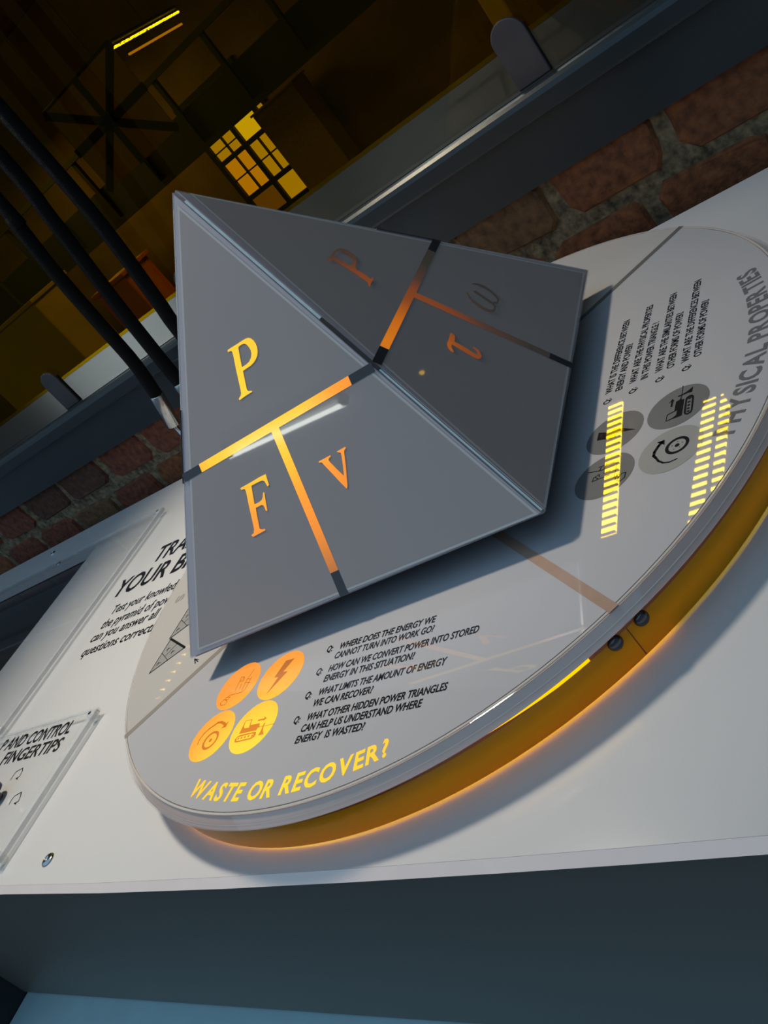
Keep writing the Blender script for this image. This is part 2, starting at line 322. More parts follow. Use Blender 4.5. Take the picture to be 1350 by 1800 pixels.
_cache = {}
def glyphs(s, bold=.012):
    if (s, bold) in _cache: return _cache[(s, bold)]
    cu = bpy.data.curves.new('t', 'FONT'); cu.body = s; cu.size = 1; cu.resolution_u = 3; cu.offset = bold
    o = bpy.data.objects.new('t', cu); sc.collection.objects.link(o)
    dg = bpy.context.evaluated_depsgraph_get(); ev = o.evaluated_get(dg); me = ev.to_mesh()
    v = [(p.co.x, p.co.y) for p in me.vertices]; f = [tuple(p.vertices) for p in me.polygons]
    ev.to_mesh_clear(); bpy.data.objects.remove(o); bpy.data.curves.remove(cu)
    _cache[(s, bold)] = (v, f); return v, f
CAP = max(y for x, y in glyphs('H')[0])
def text(pl, s, x, y, cap, width, l=0.0, g=None, bold=.012):
    g = g or G(); v, f = glyphs(s, bold)
    x0 = min(q[0] for q in v); x1 = max(q[0] for q in v); sx = width / (x1 - x0); sy = cap / CAP
    return g.add([pl.P(x + (a - x0) * sx, y + b * sy, l) for a, b in v], f)
def arctext(pl, s, r, a0, a1, cap, l=0.0, squeeze=.12, bold=.03):
    """letters on an arc round the plane's origin, tops towards the centre"""
    g = G(); adv = []; gap = .10
    for ch in s:
        if ch == ' ': adv.append(.34)
        else:
            v, f = glyphs(ch, bold); adv.append(max(q[0] for q in v) - min(q[0] for q in v) + gap)
    tot = sum(adv) - gap; k = (a1 - a0) * r / tot; sy = cap / CAP; pos = 0
    for ch, ad in zip(s, adv):
        if ch != ' ':
            v, f = glyphs(ch, bold); mn = min(q[0] for q in v)
            out = []
            for a, b in v:
                th = a0 + (pos + a - mn) * k / r; rr = r - b * sy
                out.append(pl.P(rr * math.cos(th), rr * math.sin(th), l))
            g.add(out, f)
        pos += ad
    return g

# ------------------------------------------------------------ setting: room
H = 0.900; ZT = 0.93661
g = G().box(-7.5, -5.5, -.1, 3.5, .36, 0); tag(g.ob('floor', 'floor'), kind='structure')
g = G().box(-7.5, -5.5, 3.05, 3.5, .36, 3.15); tag(g.ob('ceiling', 'roomwall'), kind='structure')

# brick parapet behind the desk: mortar body with every brick built
def mbox(*a): return G().box(*a)
wall = tag(mbox(-5, .3645, 0, 3.5, .745, 1.0).ob('wall_back', 'mortar', org=(0, .36, 0)), kind='structure')
def brick(x0, x1, z0, z1, m):
    j = lambda s: random.uniform(-s, s)
    y = .3605 + j(.0015); c = .0055; v = []
    cx, cz = (x0 + x1) / 2, (z0 + z1) / 2; q = .010
    out = [(x0 + q, z0), (x1 - q, z0), (x1, z0 + q), (x1, z1 - q), (x1 - q, z1), (x0 + q, z1), (x0, z1 - q), (x0, z0 + q)]
    for X, Z in out:                       # eight-cornered worn outline: back, shoulder, face
        X += j(.0035); Z += j(.0032); L = math.hypot(X - cx, Z - cz); ux, uz = (cx - X) / L, (cz - Z) / L
        v.append((X, .372, Z)); v.append((X, y + c + j(.0012), Z)); v.append((X + ux * (c + j(.0015)), y + j(.0012), Z + uz * (c + j(.0015))))
    f = [tuple(i * 3 + 2 for i in range(8))]
    for i in range(8):
        k = ((i + 1) % 8) * 3; i3 = i * 3
        f += [(i3, k, k + 1, i3 + 1), (i3 + 1, k + 1, k + 2, i3 + 2)]
    return ob('brick', v, f, m, wall)
for row, (z0, z1, off) in enumerate([(.792, .854, .090), (.866, .929, .154), (.941, .999, .1935)]):
    for i in range(-13, 4):
        xa = off + .119 * i; xb = xa + .119
        brick(xa + .0065, xb - .0055, z0, z1, random.choice(BR + BR[:2]))

# steel sill running along the top of the parapet
prof = [(.354, .990), (.354, 1.0445), (.3455, 1.0465), (.345, 1.049), (.345, 1.0625), (.3465, 1.067), (.350, 1.0698), (.355, 1.0708),
        (.752, 1.0708), (.752, 1.060), (.745, .990)]
g = G(); n = len(prof)
g.add([(x, y, z) for x in (-5, 3.5) for y, z in prof], [(i, (i + 1) % n, n + (i + 1) % n, n + i) for i in range(n)] + [tuple(range(n)), tuple(range(2 * n - 1, n - 1, -1))])
sill = tag(g.ob('trim_1', 'steel'), 'blue grey steel sill channel with a rounded lip', kind='structure')
sill_top = mbox(-5, .3575, 1.0709, 3.5, .751, 1.0716).ob('sill_surface', 'steeltop', sill)

# amber glazing above the sill
win = thing('window_1', (0, .376, 1.0716), None, None); tag(win, kind='structure')
G().box(-5, .374, 1.109, 3.5, .379, 2.95).ob('amber_pane', 'amber', win)
G().box(-5, .374, 1.0722, 3.5, .379, 1.1085).ob('clear_strip', 'glass', win)
G().box(-5, .36, 2.95, 3.5, .60, 3.05).ob('head_rail', 'steel', win)

# round-topped clips that hold the glazing
def clip(x, label):
    t = thing('glazing_clip', (x, .366, 1.0717), label, 'clip', 'steel clips along the foot of the amber glazing')
    out = [(-.0175, 1.0717), (.0175, 1.0717)] + [(.0175 * math.cos(a), 1.1155 + .0175 * math.sin(a)) for a in [math.pi * i / 14 for i in range(15)]]
    n = len(out)
    ob('clip_plate', [(x + a, y, z) for y in (.366, .370) for a, z in out],
       [tuple(range(n)), tuple(range(2 * n - 1, n - 1, -1))] + [(i, (i + 1) % n, n + (i + 1) % n, n + i) for i in range(n)], 'tab', t, bevel=.0012)
    G().box(x - .0175, .371, 1.0717, x + .0175, .3735, 1.12).ob('gasket', 'tape', t)
clip(.119, 'round-topped steel clip at the foot of the amber glazing, upper right')
clip(-.705, 'round-topped steel clip on the sill left of the black hoses')
clip(-.372, 'round-topped steel clip behind the rightmost black hose, half hidden by the pyramid')

# ------------------------------------------------------------ hall beyond the glazing
tag(mbox(-17, .75, -1.6, 6, 12.2, -1.5).ob('floor', 'hallfloor'), kind='structure')
tag(mbox(-17, .75, 4.06, 6, 12.2, 4.16).ob('ceiling', 'hall'), kind='structure')
tag(mbox(-17.1, .75, -1.6, -17, 12.2, 4.16).ob('wall_left', 'hall'), kind='structure')
tag(mbox(6, .75, -1.6, 6.1, 12.2, 4.16).ob('wall_right', 'hall'), kind='structure')
g = G()
for b in [(-17, -8.06), (-6.78, 6)]: g.box(b[0], 11.1, -1.5, b[1], 11.3, 4.06)
g.box(-8.06, 11.1, -1.5, -6.78, 11.3, -.08); g.box(-8.06, 11.1, 1.9, -6.78, 11.3, 4.06)
tag(g.ob('wall_far', 'hall'), kind='structure')
tag(G().box(-17, .745, -1.5, 6, .755, .99).ob('wall_near', 'hall'), kind='structure')
w2 = thing('window_2', (-7.4, 11.1, -.08), None, None); tag(w2, kind='structure')
g = G()
for x in (-8.04, -7.475, -6.99, -6.80): g.box(x - .035, 11.06, -.08, x + .035, 11.14, 1.9)
for z in (-.04, .35, .945, 1.30, 1.86): g.box(-8.06, 11.05, z - .035, -6.78, 11.15, z + .035)
g.ob('window_frame', 'halldark', w2)
g = G()
for x in (-7.73, -7.24): g.box(x - .010, 11.07, .35, x + .010, 11.12, .95)
g.box(-7.73 - .01, 11.07, .95, -7.72, 11.12, 1.3)
for z in (.655,): g.box(-8.04, 11.07, z - .010, -6.80, 11.12, z + .010)
g.box(-8.04, 11.07, 1.09, -7.48, 11.12, 1.11)
g.ob('glazing_bars', 'halldark', w2)
def pane(x0, x1, z0, z1, m): G().box(x0, 11.115, z0, x1, 11.12, z1).ob('pane', m, w2)
for x0, x1 in ((-8.0, -7.74), (-7.72, -7.51)):
    pane(x0, x1, 1.11, 1.27, 'panesky2'); pane(x0, x1, .98, 1.09, 'panesky2')
    pane(x0, x1, .665, .91, 'panebrick'); pane(x0, x1, .385, .645, 'panebrick')
pane(-7.44, -7.025, .98, 1.265, 'panesky')
for x0, x1 in ((-7.44, -7.25), (-7.23, -7.025)):
    pane(x0, x1, .665, .91, 'panesky2'); pane(x0, x1, .385, .645, 'panesky2')
pane(-6.955, -6.835, .98, 1.265, 'panesky2'); pane(-6.955, -6.835, .665, .91, 'panedim'); pane(-6.955, -6.835, .385, .645, 'panebrick')
pane(-7.44, -6.835, -.005, .315, 'panesky2'); pane(-8.0, -7.51, -.005, .315, 'panedim')
pane(-8.0, -7.51, 1.335, 1.825, 'panedim'); pane(-7.44, -7.025, 1.335, 1.825, 'panedim')
# dark bridge crossing in front of the window head
t = thing('footbridge', (-7, 9.8, 1.24), 'dark steel footbridge crossing the hall above the bright window', 'bridge')
G().box(-17, 9.6, 1.23, 5.9, 10.4, 1.31).ob('deck', 'halldark', t)
g = G()
for i in range(24): G().box(-16.5 + i * .95, 9.62, 1.31, -16.44 + i * .95, 9.68, 2.25).ob('post', 'halldark', t)
G().box(-17, 9.6, 2.2, 5.9, 9.7, 2.27).ob('handrail', 'halldark', t)
G().box(-17, 9.7, 1.31, 5.9, 9.72, 1.75).ob('kick_panel', 'halldark', t)
def prism(name, label, cat, box, m, group=None, cap=None):
    t = thing(name, ((box[0] + box[3]) / 2, (box[1] + box[4]) / 2, box[2]), label, cat, group)
    G().box(*box).ob('body', m, t, bevel=.01)
    x0, y0, z0, x1, y1, z1 = box
    G().box(x0 - .02, y0 - .02, z1, x1 + .02, y1 + .02, z1 + .03).ob('top_cap', cap or m, t, bevel=.005)
prism('column', 'tan painted column beside the bright hall window', 'column', (-6.72, 10.5, -1.5, -5.95, 10.9, 1.16), 'pillar')
prism('column', 'thin tan post behind the upper right glazing clip', 'column', (-1.13, 3.9, -1.5, -1.03, 4.0, 3.9), mat('bright post', (.8, .62, .3), .6))
prism('display_plinth', 'tall pale plinth in the hall behind the left glazing clip', 'plinth', (-5.9, 4.0, -1.5, -4.86, 4.4, 1.22), 'halllight')
prism('display_plinth', 'orange plinth in the hall seen between the black hoses', 'plinth', (-4.36, 4.0, -1.5, -4.03, 4.3, .98), 'hallorange')
t = thing('hanging_banner', (-6.1, 7.6, 2.3), 'dark banner with diagonal stripes hanging below the far tube light', 'banner')
pl = Plane((-6.15, 7.5, 2.02), (1, 0, 0), (0, 0, 1))
G().box(-6.75, 7.5, 1.55, -5.55, 7.52, 2.5).ob('cloth', 'hall', t)
g = G()
for a, b in [((-.6, -.45), (.6, .45)), ((-.6, .45), (.6, -.45)), ((-.6, 0), (.6, 0)), ((0, -.45), (0, .45))]: stroke(pl, [a, b], .09, .004, g)
g.ob('stripes', 'halldark', t)
g = G(); g.tube([(-6.75, 7.51, 2.51), (-5.55, 7.51, 2.51)], .02); g.tube([(-6.5, 7.51, 2.5), (-6.5, 7.51, 4.06)], .006); g.tube([(-5.8, 7.51, 2.5), (-5.8, 7.51, 4.06)], .006)
g.ob('hanging_rod', 'halldark', t)

# luminaires
def luminaire(x, y0, y1, z, label, bars, width, m, skew=0, step=.095, blade=.035, root_z=4.06):
    t = thing('ceiling_light', (x, (y0 + y1) / 2, z), label, 'light', 'louvred lights on the hall ceiling')
    sh = lambda yy: skew * (yy - y0)
    def q(xa, xb, ya, yb, za, zb):
        return [(x + xa + sh(ya), ya, za), (x + xb + sh(ya), ya, za), (x + xb + sh(yb), yb, za), (x + xa + sh(yb), yb, za),
                (x + xa + sh(ya), ya, zb), (x + xb + sh(ya), ya, zb), (x + xb + sh(yb), yb, zb), (x + xa + sh(yb), yb, zb)]
    F = [(0, 3, 2, 1), (4, 5, 6, 7), (0, 1, 5, 4), (1, 2, 6, 5), (2, 3, 7, 6), (3, 0, 4, 7)]
    G().add(q(-width / 2, width / 2, y0, y1, z + .02, root_z), F).ob('housing', 'halldark', t)
    for a, b in bars: G().add(q(a, b, y0 + .01, y1 - .01, z + .008, z + .019), F).ob('lamp', m, t)
    yy = y0
    while yy < y1:
        G().add(q(-width / 2, width / 2, yy, yy + blade, z - .012, z + .006), F).ob('louvre_blade', 'halldark', t); yy += step
luminaire(-2.275, 3.93, 5.55, 4.0, 'louvred light in the hall, mirrored as the left yellow streak on the disc', [(-.07, .07)], .15, 'halltube', skew=-.12, step=.085, blade=.012)
luminaire(-1.60, 3.4, 5.1, 4.0, 'twin-lamp louvred light in the hall, mirrored as the right yellow streaks on the disc', [(-.09, .0), (.04, .11)], .24, 'halltube', step=.085, blade=.024)
luminaire(-7.15, 3.6, 4.5, 4.0, 'small louvred light far left in the hall', [(-.03, .03)], .12, 'halltube2', step=.11, blade=.078)
t = thing('tube_light', (-5.9, 8.7, 2.5), 'long bright tube light hanging in the hall, upper left', 'light')
G().tube([(-5.84, 7.9, 2.5), (-5.99, 9.5, 2.5)], .012).ob('tube', 'halltube3', t)
G().tube([(-5.85, 7.95, 2.56), (-6.0, 9.5, 2.56)], .022).ob('batten', 'halldark', t)
G().tube([(-5.9, 8.7, 2.57), (-5.9, 8.7, 4.06)], .005).ob('hanger', 'halldark', t)
G().tube([(-5.80, 8.0, 2.37), (-5.93, 9.3, 2.37)], .012).ob('reflection_line', emit('dim tube reflection', (1, .6, .3), .45), t)  # glowing line standing in for an orange reflection below the tube
G().tube([(-5.86, 8.65, 2.38), (-5.9, 8.65, 2.5)], .004).ob('bracket', 'halldark', t)
t = thing('spot_bulb', (2.89, 6, 2.96), 'small round lamp in the hall, mirrored on the darker pyramid face', 'light')
g = G(); g.lathe([(0.0001, 2.935), (.012, 2.938), (.018, 2.955), (.012, 2.975), (.0001, 2.985)], (2.89, 6), 16); g.ob('bulb', 'halltube2', t, smooth=True)
G().tube([(2.89, 6, 2.98), (2.89, 6, 4.06)], .006).ob('flex', 'halldark', t)
# tube on the room ceiling, behind the visitor
t = thing('tube_light', (-1.84, -2.235, 3.0), 'white tube light on the room ceiling, mirrored on the front pyramid face', 'light')
g = G(); g.tube([(-1.5236, -2.2597, 3.0), (-2.1803, -2.2493, 3.0)], .0105); g.ob('tube', 'tube', t, smooth=True)
G().box(-2.18, -2.27, 3.022, -1.50, -2.195, 3.05).ob('batten', 'roomwall', t)
G().box(-2.18, -2.25, 2.99, -2.15, -2.21, 3.03).ob('lamp_holder', 'roomwall', t)
G().box(-1.53, -2.26, 2.99, -1.50, -2.22, 3.03).ob('lamp_holder', 'roomwall', t)

# ------------------------------------------------------------ desk
YF = -.3150; YB = .3425
desk = thing('exhibit_desk', (0, 0, 0), 'white gloss exhibit desk with a slate blue front, along the brick wall', 'desk')
def slab_with_hole(x0, y0, x1, y1, hx0, hy0, hx1, hy1, z0, z1):
    O = [(x0, y0), (x1, y0), (x1, y1), (x0, y1)]; I = [(hx0, hy0), (hx1, hy0), (hx1, hy1), (hx0, hy1)]; g = G()
    v = [(x, y, z) for z in (z0, z1) for x, y in O + I]; f = []
    for i in range(4):
        j = (i + 1) % 4
        for b, s in ((0, -1), (8, 1)): f.append((b + i, b + j, b + 4 + j, b + 4 + i))
        f.append((i, j, 8 + j, 8 + i)); f.append((4 + i, 4 + j, 12 + j, 12 + i))
    return g.add(v, f)
# the front edge bows out a little towards its middle
g = G(); fx = [-2.2, -1.2, -.6, -.35, -.2, -.06, .05, .15, .22, .28, .6, 1.3]
def yfront(x): return -.3180 + .045 * max(0, abs(x - .06) - .02) ** 2 if abs(x - .06) < .42 else -.3180 + .045 * .40 ** 2
xs0, ys0, xs1, ys1 = -1.32, .0, -.7665, .2545
top = []; HX = [xs0, xs1]
sl = slab_with_hole(-2.2, -.30, 1.3, YB, xs0, ys0, xs1, ys1, .888, H)
sl.ob('desk_top', 'desk', desk)
g = G(); n = len(fx); v = []
for x in fx: v += [(x, -.30, H), (x, yfront(x) + .0036, H), (x, yfront(x) + .0046, .888), (x, -.30, .888)]
f = []
for i in range(n - 1):
    a = i * 4; b = a + 4
    f += [(a, b, b + 1, a + 1), (a + 1, b + 1, b + 2, a + 2), (a + 2, b + 2, b + 3, a + 3)]
g.add(v, f).ob('front_edge', 'desk', desk)
g = G(); v = []
for x in fx: v += [(x, yfront(x) + .0035, H - .0001), (x, yfront(x) - .0015, H - .0047), (x, yfront(x) + .0010, H - .0060), (x, yfront(x) + .0060, H - .0030)]
f = []
for i in range(n - 1):
    a = i * 4; b = a + 4
    f += [(a, b, b + 1, a + 1), (a + 1, b + 1, b + 2, a + 2), (a + 2, b + 2, b + 3, a + 3), (a + 3, b + 3, b, a)]
g.add(v, f).ob('edge_strip', 'deskrim', desk)
G().box(-.6725, -.298, .679, 1.3, -.27, .888).ob('front_panel', 'fascia', desk)
G().box(-.6725, -.36, .665, 1.3, -.27, .676).ob('lower_ledge', 'plinth', desk, bevel=.001)
G().box(-.668, -.30, 0, 1.28, -.28, .664).ob('lower_panel', 'fascia', desk)
G().box(-.71, -.40, 0, -.6735, .32, .887).ob('side_panel', 'dark', desk)
G().box(-2.15, -.1, 0, -.72, .32, .884).ob('side_cabinet', 'dark', desk)
G().box(xs0 - .01, ys0 - .01, .8845, xs1 + .01, ys1 + .01, .8865).ob('screen', 'screen', desk)

def button(name, x, y, z, r, h, m, parent=None, label=None, group=None, n=24):
    g = G(); g.lathe([(r, z), (r, z + h * .35), (r * .85, z + h * .75), (r * .45, z + h), (r * .34, z + h), (r * .30, z + h * .55), (.00005, z + h * .55)], (x, y), n)
    o = g.ob(name, m, parent, smooth=True, **({} if parent else dict(org=(x, y, z))))
    if label: tag(o, label, 'screw', group)
    return o
button('screw', -.2985, -.2884, H, .0062, .0022, 'chrome', label='round steel screw in the white desk near its front edge, lower left', group='screws in the desk top')
button('screw', -.9626, .3148, H, .0055, .002, 'chrome', label='small steel screw by the rear edge of the white desk', group='screws in the desk top')
button('screw', -.885, .2615, H, .0045, .0016, 'chrome', label='small steel screw at the rear edge of the black screen', group='screws in the desk top')

# clear acrylic covers
def cover(box, label, strips, posts):
    x0, y0, z0, x1, y1, z1 = box
    t = thing('acrylic_cover', ((x0 + x1) / 2, (y0 + y1) / 2, z0), label, 'cover')
    sh = G().box(*box).ob('clear_sheet', 'clear', t)
    for s in strips: G().box(*s[:6]).ob('edge_strip', s[6], t)
    for (x, y) in posts:
        g = G(); g.lathe([(.0001, z1 + .0022), (.0035, z1 + .002), (.0045, z1 + .0002), (.0045, H + .0002), (.0001, H + .0002)], (x, y), 16); g.ob('standoff', 'clearedge', t, smooth=True)
        g = G(); g.lathe([(.0001, z1 + .0028), (.0018, z1 + .0026), (.0018, z1 + .002)], (x, y), 10); g.ob('cap_screw', 'gun', t)
    return t
cover((-1.36, -.126, .905, -.588, .253, .908), 'large clear acrylic cover over the black screen', 
      [(-.588, -.126, .9045, -.580, .253, .9088, 'clearedge'), (-.5798, -.126, .9045, -.5788, .253, .9085, 'darkedge'), (-1.36, .2532, .905, -.580, .2542, .9085, 'clearedge')], [(-.586, .247), (-.586, -.118)])
cb = cover((-.72, -.290, .905, -.378, -.133, .908), 'small clear acrylic cover with black print about control, lower left',
      [(-.378, -.290, .9045, -.369, -.133, .9088, 'clearedge'), (-.3688, -.290, .9045, -.3676, -.133, .9085, 'darkedge'), (-.72, -.133, .9045, -.3672, -.131, .9088, 'clearedge'), (-.72, -.2925, .9045, -.3672, -.290, .9088, 'clearedge')], [(-.3745, -.138), (-.375, -.285)])
DP = Plane((0, 0, H), (1, 0, 0), (0, 1, 0), .00025)
CP = Plane((0, 0, H + .0002), (1, 0, 0), (0, 1, 0))
g = G(); text(DP, 'P AND CONTROL', -.568, -.1458, .0160, .148, g=g, bold=.02); g.ob('lettering', 'ink', cb)
g = G(); text(DP, 'FINGERTIPS', -.5385, -.1668, .0160, .1195, g=g, bold=.02); g.ob('lettering', 'ink', cb)
# two bent-line symbols printed beside the knob
for pts in [[(-0.4822, -0.1914), (-0.4825, -0.1868), (-0.4822, -0.1822), (-0.4721, -0.179), (-0.4678, -0.1835), (-0.4662, -0.1896), (-0.4713, -0.1911), (-0.466, -0.1926)], [(-0.4462, -0.2225), (-0.4472, -0.2171), (-0.446, -0.2136), (-0.4365, -0.2107), (-0.4322, -0.2158), (-0.4296, -0.2215), (-0.436, -0.2226), (-0.4311, -0.2239)]]:
    g = G(); stroke(CP, pts, .0012, g=g); g.ob('symbol', 'ink', cb)
k = thing('knob', (-.478, -.214, H), 'dark purple knob at the left edge of the photo on the small clear cover', 'knob')
g = G(); g.lathe([(.013, .9085), (.0135, .913), (.0115, .921), (.006, .925), (.0001, .926)], (-.478, -.214), 28); g.ob('cap', 'purple', k, smooth=True)
g = G(); g.lathe([(.006, .9003), (.006, .9085)], (-.478, -.214), 16); g.ob('stem', 'gun', k)

# printed text on the desk top
for s, x, y, cap, wd, b in [('TRAIN', -.509, .1245, .030, .104, .02), ('YOUR BRAIN', -.560, .0795, .032, .240, .02)]:
    text(DP, s, x, y, cap, wd, bold=b).ob('lettering', 'ink', desk)
for s, x, y, wd in [('Test your knowledge', -.525, .0425, .146), ('the pyramid of power', -.525, .0190, .156), ('can you answer all the', -.5275, -.0010, .163), ('questions correctly?', -.525, -.0235, .158)]:
    text(DP, s, x, y, .0150, wd, bold=.012).ob('lettering', 'ink', desk)

# ------------------------------------------------------------ turntable disc
tt = thing('turntable', (0, 0, H), 'large round grey acrylic turntable on an amber ring, printed with questions', 'turntable')
g = G(); g.lathe([(.0001, ZT), (.2978, ZT), (.2995, ZT - .0003), (.3003, ZT - .0012), (.3052, ZT - .0068), (.3048, ZT - .0074), (.303, ZT - .0075), (.0001, ZT - .0075)], n=192)
plate = g.ob('plate', 'plate', tt, smooth=True)
plate.modifiers.new('es', 'EDGE_SPLIT').split_angle = math.radians(35)
g = G(); g.lathe([(.0001, ZT - .0014), (.2988, ZT - .0014), (.3040, ZT - .0074), (.3042, ZT - .0079), (.0001, ZT - .0079)], n=192); g.ob('backing_disc', 'rimback', tt)
g = G(); g.lathe([(.2975, ZT + .00005), (.2983, ZT + .00012), (.2989, ZT - .0001)], n=192); g.ob('rim_line', 'border', tt)
g = G(); g.lathe([(.3030, ZT - .0038), (.3034, ZT - .0042)], n=192); g.ob('bevel_line', 'border', tt)
g = G(); g.lathe([(.2970, H + .0028), (.2995, H + .0025), (.2995, ZT - .0090), (.2970, ZT - .0090)], n=192, loop=True)
ring = g.ob('amber_ring', 'ring', tt, smooth=True)
ring.modifiers.new('es', 'EDGE_SPLIT').split_angle = math.radians(35)
g = G(); g.lathe([(.290, H), (.290, ZT - .0079)], n=96); g.ob('inner_drum', mat('ochre inner drum', (.55, .30, .05), .5), tt, smooth=True)
g = G(); g.lathe([(.2915, H + .008), (.2915, H + .016)], n=96); g.ob('led_rope', 'rope', tt, smooth=True)
D = math.radians
g = G(); ns = 40; v = []; f = []
for i in range(ns + 1):
    a = D(-66 + 17.2 * i / ns); hgt = .0006 + .0032 * min(1, (i / ns) * 1.3)
    v += [(.3010 * math.cos(a), .3010 * math.sin(a), ZT - .0086), (.3010 * math.cos(a), .3010 * math.sin(a), ZT - .0086 - hgt)]
for i in range(ns): f.append((2 * i, 2 * i + 2, 2 * i + 3, 2 * i + 1))
n0 = len(v); v += [(x * .9965, y * .9965, z) for x, y, z in v]; f += [tuple(q + n0 for q in r) for r in f]
ob('led_strip', v, f, 'led', ring)
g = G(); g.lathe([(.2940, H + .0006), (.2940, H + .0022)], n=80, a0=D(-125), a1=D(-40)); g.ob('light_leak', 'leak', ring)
g = G(); g.lathe([(.2999, ZT - .0088), (.2999, ZT - .0132)], n=160); g.ob('red_shade_band', mat('red brown shade under plate', (.36, .075, .008), .2), ring, smooth=True)  # shade below the plate overhang, put into the band's red-brown colour
# seam and the two button screws of the ring
a = D(-44.2)
g = G(); g.add([(r * math.cos(a + s), r * math.sin(a + s), z) for r in (.2992, .29975) for s in (-.0009, .0009) for z in (H + .003, ZT - .0095)],
               [(0, 1, 3, 2), (4, 6, 7, 5), (0, 4, 5, 1), (2, 3, 7, 6)]); g.ob('seam', 'seam', ring)
for ang in (-42.5, -45.9):
    a = D(ang); c = Vector((.2995 * math.cos(a), .2995 * math.sin(a), .9215)); nn = Vector((math.cos(a), math.sin(a), 0)); uu = Vector((-math.sin(a), math.cos(a), 0)); ww = Vector((0, 0, 1))
    pr = [(.0042, 0), (.0042, .0010), (.0038, .0020), (.0028, .0028), (.0014, .0033), (.0001, .0034)]; n = 24; v = []; f = []
    for i in range(n):
        t_ = 2 * math.pi * i / n
        for r, h in pr: v.append(c + nn * h + (uu * math.cos(t_) + ww * math.sin(t_)) * r)
    m_ = len(pr)
    for i in range(n):
        j = (i + 1) % n
        for q in range(m_ - 1): f.append((i * m_ + q, j * m_ + q, j * m_ + q + 1, i * m_ + q + 1))
    ob('button_screw', v, f, 'gun', ring, smooth=True)

TP = Plane((0, 0, ZT), (1, 0, 0), (0, 1, 0), .00012)
RI = .2968
ang = [D(-134.9), D(-44.0), D(45.7), D(136)]          # the four divider stripes
def pie(a0, a1, r0=.03, r1=RI, n=40):
    return [(r1 * math.cos(a0 + (a1 - a0) * i / n), r1 * math.sin(a0 + (a1 - a0) * i / n)) for i in range(n + 1)] + \
           [(r0 * math.cos(a1 - (a1 - a0) * i / 12), r0 * math.sin(a1 - (a1 - a0) * i / 12)) for i in range(13)]
def fixang(i): return ang[i % 4] + (2 * math.pi if i >= 4 else 0)
SEC = []
for i, m in enumerate(['sector', 'sector', 'sector_b', 'sector_b']):
    o = flat(TP, [pie(fixang(i), fixang(i + 1))]).ob('sector_panel', m, tt); SEC.append(o)
s_waste, s_phys, s_back, s_left = SEC
for a, m in zip(ang, ['stripe_t', 'stripe_s', 'stripe_d', 'stripe_d']):
    u = (math.cos(a), math.sin(a))
    g = stroke(TP, [(u[0] * .03, u[1] * .03), (u[0] * .2975, u[1] * .2975)], .0062, .00012); g.ob('divider_stripe', m, tt)

LT = .00015
# sector with the lit graphics
LED = (-.035, -.262, ZT - .004)
M['lit'] = backlit('lit yellow film', LED, [(0, (1.05, .74, .035)), (.035, (1.05, .68, .03)), (.062, (1.05, .47, .028)), (.085, (1.0, .33, .02)), (.13, (.9, .28, .03))])
M['litink'] = backlit('lit orange ink', LED, [(0, (.78, .24, .0)), (.05, (.70, .18, .0)), (.09, (.42, .11, .004)), (.13, (.35, .09, .01))])
M['littext'] = backlit('lit yellow lettering', (.01, -.285, ZT), [(0, (1.1, .72, .02)), (.06, (1.1, .66, .02)), (.11, (1.05, .56, .05))])
def icon(pl, kind, g):
    q = lambda k: SH[k]
    if kind == 'dozer':
        flat(pl, [q('dz_body'), q('dz_win')], LT, g); flat(pl, [q('dz_tr_o'), q('dz_tr_i')], LT, g)
        for c in q('dz_dots'): flat(pl, [circle(c, .045, 10)], LT, g)
        flat(pl, [q('dz_blade')], LT, g); flat(pl, [q('dz_arrow')], LT, g); stroke(pl, q('dz_rod'), .022, LT, g)
    elif kind == 'wheel':
        pts = q('w_arc'); 
        for i in range(len(pts) - 1): stroke(pl, pts[i:i + 2], .045 + .085 * i / len(pts), LT, g)
        flat(pl, [q('w_head')], LT, g)
        t = q('w_tire'); cx = sum(p[0] for p in t) / len(t); cy = sum(p[1] for p in t) / len(t)
        R_ = sum(math.hypot(p[0] - cx, p[1] - cy) for p in t) / len(t)
        flat(pl, [circle((cx, cy), R_, 40), circle((cx, cy), R_ * .73, 40)], LT, g)
        flat(pl, [circle((cx, cy), R_ * .20, 16)], LT, g)
        for k in range(5): flat(pl, [circle((cx + R_ * .45 * math.cos(1.256 * k), cy + R_ * .45 * math.sin(1.256 * k)), R_ * .045, 8)], LT, g)
    elif kind == 'bolt': flat(pl, [q('bolt')], LT, g)
    else:
        for L in q('ax'): stroke(pl, L, .028, LT, g)
    return g
def cplane(c, r, rot=0): return Plane((c[0], c[1], ZT), (r * math.cos(rot), r * math.sin(rot), 0), (-r * math.sin(rot), r * math.cos(rot), 0), .00024)
RC = .0208
for kind, c in [('wheel', (-.087, -.2317)), ('dozer', (-.0431, -.2321)), ('bolt', (-.0414, -.1899)), ('axle', (-.087, -.1892))]:
    pl = cplane(c, RC)
    flat(pl, [circle((0, 0), 1, 56)]).ob('icon_disc', 'lit', s_waste)
    icon(pl, kind, G()).ob('icon_drawing', 'litink', s_waste)
for kind, c, m in [('wheel', (.2327, -.0911), 'inklight'), ('dozer', (.2330, -.0499), 'inkmid'), ('bolt', (.1909, -.0515), 'inkmid'), ('axle', (.1907, -.0940), 'inkmid')]:
    pl = cplane(c, .0198, math.pi / 2)
    flat(pl, [circle((0, 0), 1, 56)]).ob('icon_disc', m, s_phys)
    icon(pl, kind, G()).ob('icon_drawing', 'ink', s_phys)
